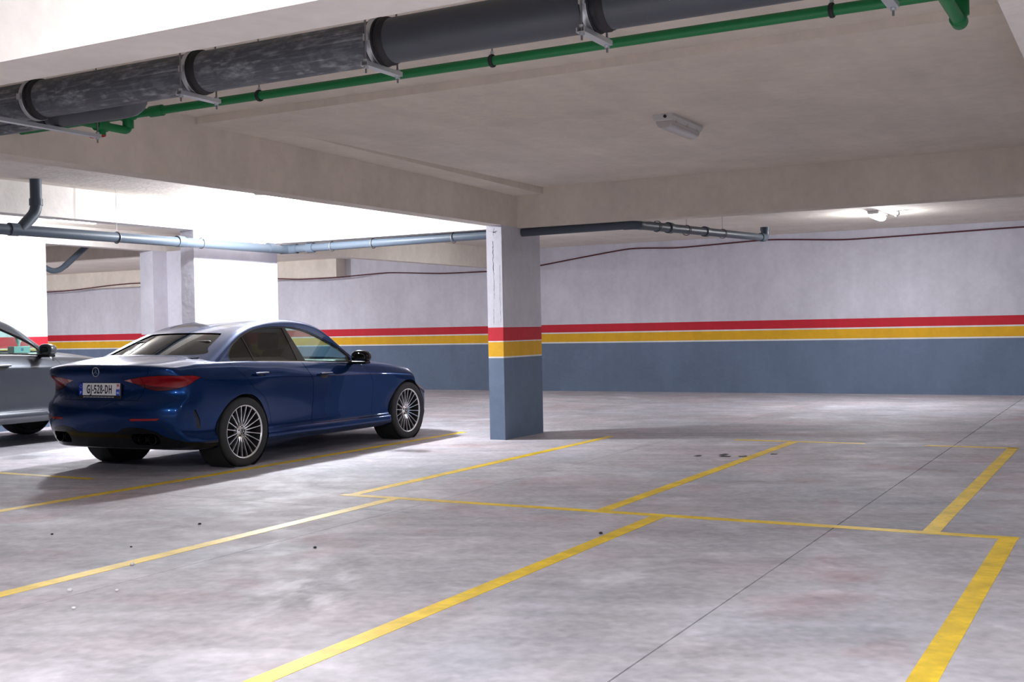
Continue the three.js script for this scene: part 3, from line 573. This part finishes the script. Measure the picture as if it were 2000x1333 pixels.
  for (const [a, b] of sides) {
    let t = csg(trimShell, prismX(DLO, a, b), INTERSECTION);
    for (const P of [paneQuarter, paneRear, paneFront]) { t = csg(t, prismX(P, a, b), SUBTRACTION); out.panes.push(geoOf(csg(gp, prismX(grow(P, 0.002), a, b), INTERSECTION))); }
    out.pillars.push(geoOf(t));
  }
  out.rearGlass = geoOf(csg(gp, prismZ(grow(rearWin, 0.001), -1.2, 0.5), INTERSECTION));
  out.windscreen = geoOf(csg(gp, prismZ(grow(windscreen, 0.001), 1.2, 2.6), INTERSECTION));
  out.roofGlass = geoOf(csg(csg(brush(greenhouse(0.002)), brush(greenhouse(0.02)), SUBTRACTION), prismY(grow(roofGlass, -0.002), 1.3, 1.6), INTERSECTION));
  return out;
})();
console.log('car solids done', CG.body.attributes.position.count);

function starGeo(r, depth) {                             // three-pointed star in a ring, facing +z
  const parts = [new THREE.TorusGeometry(r, r * 0.085, 10, 48)];
  const sh = new THREE.Shape(); for (let k = 0; k < 6; k++) { const a = Math.PI / 2 + k * Math.PI / 3, q = k % 2 ? r * 0.15 : r * 0.97; const x = Math.cos(a) * q, y = Math.sin(a) * q; k ? sh.lineTo(x, y) : sh.moveTo(x, y); } sh.closePath();
  parts.push(new THREE.ExtrudeGeometry(sh, { depth: depth, bevelEnabled: true, bevelSize: r * 0.02, bevelThickness: depth * 0.5, bevelSegments: 1 }).translate(0, 0, -depth / 2));
  return mergeGeometries(parts.map((g) => { const q = g.index ? g.toNonIndexed() : g; q.deleteAttribute('uv'); return q; }));
}
const carM = {
  glass: new THREE.MeshPhysicalMaterial({ color: new THREE.Color(0.80, 0.90, 0.87), roughness: 0.02, specularIntensity: 0.7, transmission: 1, thickness: 0, ior: 1.5 }),
  tint: new THREE.MeshPhysicalMaterial({ color: new THREE.Color(0.12, 0.13, 0.13), roughness: 0.02, specularIntensity: 0.42, transmission: 1, thickness: 0, ior: 1.5 }),
  gloss: new THREE.MeshPhysicalMaterial({ color: new THREE.Color(0.004, 0.004, 0.005), roughness: 0.2, specularIntensity: 0.2, clearcoat: 0.3, clearcoatRoughness: 0.03 }),
  satin: new THREE.MeshStandardMaterial({ color: new THREE.Color(0.012, 0.012, 0.013), roughness: 0.5 }),
  tyre: new THREE.MeshStandardMaterial({ color: new THREE.Color(0.022, 0.023, 0.025), roughness: 0.75 }),
  alloy: new THREE.MeshStandardMaterial({ color: new THREE.Color(0.80, 0.80, 0.81), roughness: 0.28, metalness: 0.9 }),
  wellDark: new THREE.MeshStandardMaterial({ color: new THREE.Color(0.008, 0.008, 0.009), roughness: 0.8, side: THREE.DoubleSide }),
  barrel: new THREE.MeshStandardMaterial({ color: new THREE.Color(0.012, 0.012, 0.013), roughness: 0.5, side: THREE.DoubleSide }),
  disc: new THREE.MeshStandardMaterial({ color: new THREE.Color(0.02, 0.02, 0.022), roughness: 0.45, metalness: 0.8 }),
  lampRed: new THREE.MeshPhysicalMaterial({ color: new THREE.Color(0.21, 0.002, 0.006), roughness: 0.18, specularIntensity: 0.4, clearcoat: 0.6, clearcoatRoughness: 0.02 }),
  lampDark: new THREE.MeshPhysicalMaterial({ color: new THREE.Color(0.06, 0.001, 0.004), roughness: 0.2, specularIntensity: 0.4, clearcoat: 0.6, clearcoatRoughness: 0.02 }),
  lampClear: new THREE.MeshPhysicalMaterial({ color: new THREE.Color(0.42, 0.20, 0.20), roughness: 0.2, clearcoat: 0.6 }),
  mirrorGlass: new THREE.MeshStandardMaterial({ color: new THREE.Color(0.12, 0.13, 0.14), roughness: 0.1, metalness: 1 }),
  head: new THREE.MeshPhysicalMaterial({ color: new THREE.Color(0.35, 0.37, 0.4), roughness: 0.1, clearcoat: 1 }),
  cloth: new THREE.MeshStandardMaterial({ color: new THREE.Color(0.018, 0.017, 0.017), roughness: 0.7 }),
};
function plateTexture() {
  const c = document.createElement('canvas'); c.width = 1040; c.height = 240; const x = c.getContext('2d');
  x.fillStyle = '#e9e9ea'; x.fillRect(0, 0, 1040, 240);
  x.fillStyle = '#1238b4'; x.fillRect(0, 0, 96, 240); x.fillStyle = '#2a52c8'; x.fillRect(948, 120, 92, 120); x.fillStyle = '#e3d3d6'; x.fillRect(948, 0, 92, 120);
  x.fillStyle = '#b8606a'; x.fillRect(968, 22, 52, 44); x.fillStyle = '#f4f4ff'; x.font = 'bold 74px sans-serif'; x.textAlign = 'center'; x.fillText('F', 48, 214);
  for (let k = 0; k < 12; k++) { const a = k / 12 * Math.PI * 2; x.fillStyle = '#f0d23a'; x.fillRect(46 + Math.cos(a) * 30, 66 + Math.sin(a) * 30, 7, 7); }
  x.font = 'bold 54px sans-serif'; x.fillStyle = '#e8ecff'; x.fillText('06', 994, 208);
  x.fillStyle = '#14141a'; x.font = 'bold 236px sans-serif'; x.save(); x.translate(522, 205); x.scale(0.585, 1); x.fillText('GJ-528-DH', 0, 0); x.restore();
  const t = new THREE.CanvasTexture(c); t.colorSpace = THREE.SRGBColorSpace; t.anisotropy = 8; return t;
}
// wheel geometries, outer side to +x
const WG = (() => {
  const o = {};
  const tp = [[0.245, -0.10], [0.262, -0.112], [0.30, -0.122], [0.322, -0.114], [0.333, -0.098]];
  const groove = []; for (const z of [-0.06, -0.02, 0.02, 0.06]) groove.push([0.3345, z - 0.006], [0.327, z - 0.004], [0.327, z + 0.004], [0.3345, z + 0.006]);
  const prof = [...tp, ...groove, ...tp.slice().reverse().map(([r, z]) => [r, -z])];
  o.tyre = new THREE.LatheGeometry(prof.map((p) => new THREE.Vector2(...p)), 72).rotateZ(-Math.PI / 2);
  o.rim = new THREE.LatheGeometry([[0.242, 0.098], [0.247, 0.106], [0.258, 0.108], [0.260, 0.102], [0.255, 0.096], [0.246, 0.092], [0.242, 0.098]].map((p) => new THREE.Vector2(...p)), 80).rotateZ(-Math.PI / 2);
  o.barrel = new THREE.LatheGeometry([[0.25, 0.10], [0.236, 0.085], [0.228, 0.0], [0.235, -0.10]].map((p) => new THREE.Vector2(...p)), 64).rotateZ(-Math.PI / 2);
  o.disc = new THREE.CylinderGeometry(0.165, 0.165, 0.03, 48).rotateZ(Math.PI / 2).translate(0.0, 0, 0);
  o.back = new THREE.CylinderGeometry(0.226, 0.226, 0.012, 48).rotateZ(Math.PI / 2).translate(-0.03, 0, 0);
  const sp = new THREE.BufferGeometry();                 // slim tapered spoke from hub to lip, pointing +y
  { const P = [], S = [[0.05, 0.008, 0.060, 0.030], [0.10, 0.0046, 0.078, 0.055], [0.18, 0.0034, 0.092, 0.072], [0.246, 0.0042, 0.101, 0.084]], idx = [];
    for (const [r, w, xo, xi] of S) P.push(xi, r, -w * 0.8, xo, r, -w, xo, r, w, xi, r, w * 0.8);
    for (let i = 0; i < 3; i++) for (let k = 0; k < 4; k++) { const a = i * 4 + k, b = i * 4 + (k + 1) % 4; idx.push(a, a + 4, b, b, a + 4, b + 4); }
    idx.push(0, 1, 2, 0, 2, 3, 12, 14, 13, 12, 15, 14);
    sp.setAttribute('position', new THREE.Float32BufferAttribute(P, 3)); sp.setIndex(idx); }
  o.spoke = sp.toNonIndexed(); o.spoke.computeVertexNormals();
  o.hub = new THREE.LatheGeometry([[0.0, 0.082], [0.030, 0.080], [0.036, 0.074], [0.052, 0.064], [0.062, 0.052], [0.064, 0.02]].map((p) => new THREE.Vector2(...p)), 32).rotateZ(-Math.PI / 2);
  o.bolt = new THREE.CylinderGeometry(0.008, 0.008, 0.012, 6).rotateZ(Math.PI / 2).translate(0.066, 0, 0);
  o.cap = new THREE.CylinderGeometry(0.031, 0.031, 0.006, 28).rotateZ(Math.PI / 2).translate(0.081, 0, 0);
  o.star = starGeo(0.026, 0.003).rotateY(Math.PI / 2).translate(0.086, 0, 0);
  return o;
})();
function wheel(car, s, d, sc = 1) {
  const w = group('wheel', car); w.position.set(d * 0.785, 0.3345 * sc, -s); w.rotation.y = d > 0 ? 0 : Math.PI; w.scale.setScalar(sc);
  mesh('tyre', WG.tyre, carM.tyre, w); mesh('rim_lip', WG.rim, carM.alloy, w); mesh('rim_barrel', WG.barrel, carM.barrel, w); mesh('brake_disc', WG.disc, carM.disc, w); mesh('rim_back', WG.back, carM.barrel, w);
  const t0 = s > 1 ? 0.07 : 0.0;
  for (let k = 0; k < 10; k++) for (const e of [-1, 1]) { const sp = mesh('spoke', WG.spoke, carM.alloy, w); sp.rotation.x = t0 + k / 10 * Math.PI * 2 + e * 0.150; }
  mesh('hub', WG.hub, carM.alloy, w); mesh('hub_cap', WG.cap, carM.gloss, w); mesh('hub_star', WG.star, carM.alloy, w);
  for (let k = 0; k < 5; k++) { const b = mesh('wheel_bolt', WG.bolt, carM.disc, w); const a = k / 5 * Math.PI * 2; b.position.set(0, Math.cos(a) * 0.045, Math.sin(a) * 0.045); }
  return w;
}
function seatGeos() {
  const seat = new RoundedBoxGeometry(0.50, 0.14, 0.50, 4, 0.05).translate(0, 0.52, -1.45);
  const back = new RoundedBoxGeometry(0.48, 0.58, 0.13, 4, 0.055); back.rotateX(R(-20)); back.translate(0, 0.82, -1.13);
  const head = new RoundedBoxGeometry(0.24, 0.18, 0.10, 4, 0.04); head.rotateX(R(-12)); head.translate(0, 1.185, -1.0);
  return { seat, back, head };
}
const SG = seatGeos();
const mirrorGeo = (() => {
  const g = new THREE.SphereGeometry(1, 32, 20), p = g.attributes.position;
  for (let i = 0; i < p.count; i++) {
    let x = p.getX(i), y = p.getY(i), z = p.getZ(i);
    const sq = (v, e) => Math.sign(v) * Math.abs(v) ** e; x = sq(x, 0.75) * 0.115; y = sq(y, 0.75) * (y > 0 ? 0.075 : 0.062); z = z > 0 ? sq(z, 0.5) * 0.035 : z * 0.105;
    p.setXYZ(i, x, y, z);
  }
  g.computeVertexNormals(); return g.translate(0.985, 0.995, -1.80);
})();
function makeCar(name, o) {
  const car = group(name), lift = o.lift || 0, ky = o.ky || 1, ws = o.wheel || 1;
  const add = (n, g, m, par = car) => { const q = mesh(n, g, m, par); if (par === car) { q.scale.y = ky; q.position.y += lift; } return q; };
  const P = o.paint;
  add('body_shell', CG.body, P); add('bonnet', CG.bonnet, P);
  const lid = add('boot_lid', CG.lid, P); add('rear_diffuser', CG.diffuser, carM.gloss); add('roof_frame', CG.frame, P); add('roof_glass', CG.roofGlass, carM.gloss);
  CG.pillars.forEach((g) => add('window_trim', g, carM.gloss));
  CG.panes.forEach((g, i) => add('side_window', g, i % 3 === 2 || o.clearAll ? carM.glass : carM.tint));
  add('rear_window', CG.rearGlass, carM.tint); add('windscreen', CG.windscreen, carM.glass);
  for (const [nm, d, g] of CG.doors) {
    const dr = add('door', g, P);
    const s0 = nm === 'rear' ? 0.235 : 1.27, y0 = nm === 'rear' ? 0.872 : 0.828;
    const cup = mesh('handle_recess', new THREE.SphereGeometry(1, 20, 12).scale(0.012, 0.035, 0.075).translate(d * 0.888, y0 - 0.008, -s0), carM.satin, dr);
    const hg = new RoundedBoxGeometry(0.022, 0.026, 0.20, 4, 0.010).translate(d * 0.915, y0 + 0.012, -s0 - 0.005);
    mesh('door_handle', hg, P, dr); mesh('handle_strip', new RoundedBoxGeometry(0.006, 0.008, 0.19, 2, 0.003).translate(d * 0.926, y0 + 0.017, -s0 - 0.005), chrome, dr);
  }
  for (const d of [-1, 1]) {                             // mirrors, window sill strips
    const mg = mirrorGeo.clone(); if (d < 0) { mg.scale(-1, 1, 1); const ix = mg.index; for (let i = 0; i < ix.count; i += 3) { const t = ix.getX(i); ix.setX(i, ix.getX(i + 1)); ix.setX(i + 1, t); } mg.computeVertexNormals(); }
    const mm = add('side_mirror', mg, o.mirror || carM.gloss);
    mesh('mirror_glass', new THREE.SphereGeometry(1, 20, 10).scale(0.082, 0.046, 0.004).translate(d * 0.985, 0.995, -1.768), carM.mirrorGlass, mm);
    mesh('mirror_foot', cylBetween(V(d * 0.80, 0.925, -1.83), V(d * 0.93, 0.955, -1.82), 0.03, 14, 0.024), carM.gloss, mm);
    mesh('mirror_base', new RoundedBoxGeometry(0.2, 0.035, 0.1, 3, 0.015).translate(d * 0.985, 0.935, -1.80), carM.gloss, mm);
    const sill = tubePath([[-0.02, 1.002], [0.5, 0.99], [1.1, 0.965], [1.85, 0.933]].map(([s, y]) => V(d * (sideX(y) + 0.001), y, -s)), 0.0045, 40, 8);
    add('sill_strip', sill, o.strip || chrome);
  }
  CG.lamps.forEach(([g, tip, low]) => { const L = add('tail_light', g, carM.lampRed); mesh('clear_lens', tip, carM.lampClear, L); mesh('lower_lens', low, carM.lampDark, L); });
  CG.refl.forEach((g) => add('bumper_reflector', g, carM.lampRed)); CG.slots.forEach((g) => add('bumper_slot', g, carM.satin)); CG.head.forEach((g) => add('headlight', g, carM.head));
  for (const s of [0, WB]) for (const d of [-1, 1]) {
    add('wheel_liner', new THREE.CylinderGeometry(0.361, 0.361, 0.27, 40, 1, true, 0, Math.PI * 2).rotateZ(Math.PI / 2).translate(d * 0.745, 0.335, -s), carM.wellDark);
    add('wheel_liner', new THREE.CircleGeometry(0.361, 40).rotateY(Math.PI / 2).translate(d * 0.632, 0.335, -s), carM.wellDark);
    wheel(car, s, d, ws);
  }
  // exhaust trims: two on each side
  for (const d of [-1, 1]) for (const e of [-0.058, 0.058]) add('exhaust_tip', new THREE.LatheGeometry([[0.040, -0.06], [0.048, -0.06], [0.050, 0.07], [0.046, 0.075], [0.042, 0.07], [0.040, -0.06]].map((p) => new THREE.Vector2(...p)), 28).rotateX(Math.PI / 2).scale(1.05, 0.92, 1).translate(d * 0.53 + e, 0.332, 0.83), carM.gloss);
  for (const x of [-0.24, -0.12, 0, 0.12, 0.24]) add('diffuser_fin', new RoundedBoxGeometry(0.010, 0.07, 0.16, 2, 0.004).translate(x, 0.275, 0.80), carM.gloss);
  // rear number plate, badge
  if (o.plate) {
    const pf = add('plate_holder', new RoundedBoxGeometry(0.535, 0.150, 0.014, 3, 0.005).rotateX(R(-3)).translate(0, 0.775, 0.944), carM.satin);
    const pl = new THREE.BoxGeometry(0.52, 0.112, 0.004); const m = new THREE.MeshStandardMaterial({ map: plateTexture(), roughness: 0.4 });
    const pm = mesh('number_plate', pl.rotateX(R(-3)).translate(0, 0.788, 0.954), m, pf); pm.userData.label = 'white plate with blue ends reading GJ-528-DH';
    const dash = []; for (let k = 0; k < 26; k++) dash.push(new THREE.BoxGeometry(0.011 - (k % 3) * 0.003, 0.008, 0.001).rotateX(R(-3)).translate(-0.20 + k * 0.0152, 0.716, 0.9575));
    mesh('holder_lettering', mergeGeometries(dash), lampBody, pf);
    add('star_badge', starGeo(0.041, 0.006).translate(0, 0.948, 0.992), chrome);
  }
  // cabin
  add('dashboard', new RoundedBoxGeometry(1.36, 0.22, 0.42, 4, 0.07).translate(0, 0.86, -1.98), carM.satin);
  add('centre_console', new RoundedBoxGeometry(0.24, 0.3, 1.0, 3, 0.04).translate(0, 0.5, -1.5), carM.satin);
  add('steering_wheel', new THREE.TorusGeometry(0.18, 0.016, 10, 36).rotateX(R(22)).translate(-0.37, 0.90, -1.62), carM.satin);
  for (const d of [-1, 1]) {
    const st = add('front_seat', SG.seat.clone().translate(d * 0.37, 0, 0), carM.cloth);
    mesh('seat_back', SG.back.clone().translate(d * 0.37, 0, 0), carM.cloth, st); mesh('headrest', SG.head.clone().translate(d * 0.37, 0, 0), carM.cloth, st);
  }
  const rs = add('rear_seat', new RoundedBoxGeometry(1.3, 0.16, 0.5, 4, 0.05).translate(0, 0.52, -0.5), carM.cloth);
  mesh('seat_back', new RoundedBoxGeometry(1.3, 0.62, 0.14, 4, 0.05).rotateX(R(-24)).translate(0, 0.83, -0.16), carM.cloth, rs);
  for (const x of [-0.37, 0, 0.37]) mesh('headrest', new RoundedBoxGeometry(0.24, 0.15, 0.09, 4, 0.035).rotateX(R(-15)).translate(x, 1.14, -0.0), carM.cloth, rs);
  mesh('parcel_shelf', new THREE.BoxGeometry(1.25, 0.02, 0.42).translate(0, 1.05, 0.2), carM.cloth, rs);
  return car;
}
const bluePaint = new THREE.MeshPhysicalMaterial({ color: new THREE.Color(0.0006, 0.024, 0.108), roughness: 0.27, metalness: 0.7, specularIntensity: 0.15, clearcoat: 0.42, clearcoatRoughness: 0.02 });
const greyPaint = new THREE.MeshPhysicalMaterial({ color: new THREE.Color(0.075, 0.082, 0.095), roughness: 0.32, metalness: 0.6, specularIntensity: 0.4, clearcoat: 0.7, clearcoatRoughness: 0.02 });
const blue = makeCar('sedan_car', { paint: bluePaint, plate: true });
blue.position.set(-8.45, 0, -8.39); blue.rotation.y = R(1.1);
tag(blue, 'metallic blue sedan with dark rear glass and multi-spoke silver wheels', 'car');
const grey = makeCar('estate_car', { paint: greyPaint, mirror: greyPaint, lift: 0.09, ky: 1.04, wheel: 1.08, clearAll: true });
grey.position.set(-12.25, 0, -7.37); tag(grey, 'metallic grey car with grey door mirrors parked beyond the blue sedan', 'car');
{
  const t = group('tissue_box'); t.position.set(-11.95, 1.09, -9.33); tag(t, 'teal tissue box on the dashboard of the grey car', 'tissue box');
  mesh('carton', new RoundedBoxGeometry(0.12, 0.085, 0.23, 2, 0.006).translate(0, 0.0425, 0), new THREE.MeshStandardMaterial({ color: new THREE.Color(0.25, 0.55, 0.55), roughness: 0.6 }), t);
  const tg = new THREE.ConeGeometry(0.05, 0.12, 9, 5, true), p = tg.attributes.position; for (let i = 0; i < p.count; i++) { p.setX(i, p.getX(i) + (rnd() - 0.5) * 0.02); p.setZ(i, p.getZ(i) + (rnd() - 0.5) * 0.02); } tg.rotateX(Math.PI); tg.computeVertexNormals();
  mesh('tissue', tg.translate(0, 0.135, 0), new THREE.MeshStandardMaterial({ color: new THREE.Color(0.85, 0.87, 0.87), roughness: 0.9, side: THREE.DoubleSide }), t);
  mesh('round_emblem', new THREE.CylinderGeometry(0.02, 0.02, 0.002, 20).rotateZ(Math.PI / 2).translate(0.061, 0.045, 0.0), new THREE.MeshStandardMaterial({ color: new THREE.Color(0.05, 0.2, 0.4), roughness: 0.6 }), t);
}
// ---------------------------------------------------------------- bits lying on the floor
{
  const dark = new THREE.MeshStandardMaterial({ color: new THREE.Color(0.03, 0.03, 0.032), roughness: 0.9 }), pale = new THREE.MeshStandardMaterial({ color: new THREE.Color(0.7, 0.69, 0.67), roughness: 0.9 });
  const stone = (x, z, r, m, label, grp) => { const g = new THREE.IcosahedronGeometry(r, 1), p = g.attributes.position; for (let i = 0; i < p.count; i++) { const f = 0.8 + 0.4 * N1(p.getX(i) * 90 + x * 13, p.getZ(i) * 90 + p.getY(i) * 50); p.setXYZ(i, p.getX(i) * f, p.getY(i) * f * 0.6, p.getZ(i) * f); } g.computeVertexNormals(); g.translate(0, r * 0.46, 0); const q = mesh('pebble', g, m); q.position.set(x, 0, z); tag(q, label, 'pebble', grp); };
  const DL2 = 'small black pebble lying on the bare concrete floor', PL = 'small pale crumb of mortar on the concrete floor';
  for (const [x, z, r] of [[-5.55, -5.71, 0.012], [-4.29, -5.35, 0.010], [-2.93, -6.42, 0.012], [-6.18, -5.04, 0.009], [-5.35, -4.93, 0.008]]) stone(x, z, r, dark, DL2, 'black pebbles on the floor');
  for (const [x, z, r] of [[-4.93, -4.55, 0.013], [-4.72, -3.95, 0.014], [-4.5, -4.05, 0.011], [-4.4, -3.7, 0.010]]) stone(x, z, r, pale, PL, 'pale crumbs on the floor');
}
renderer.render(scene, camera);
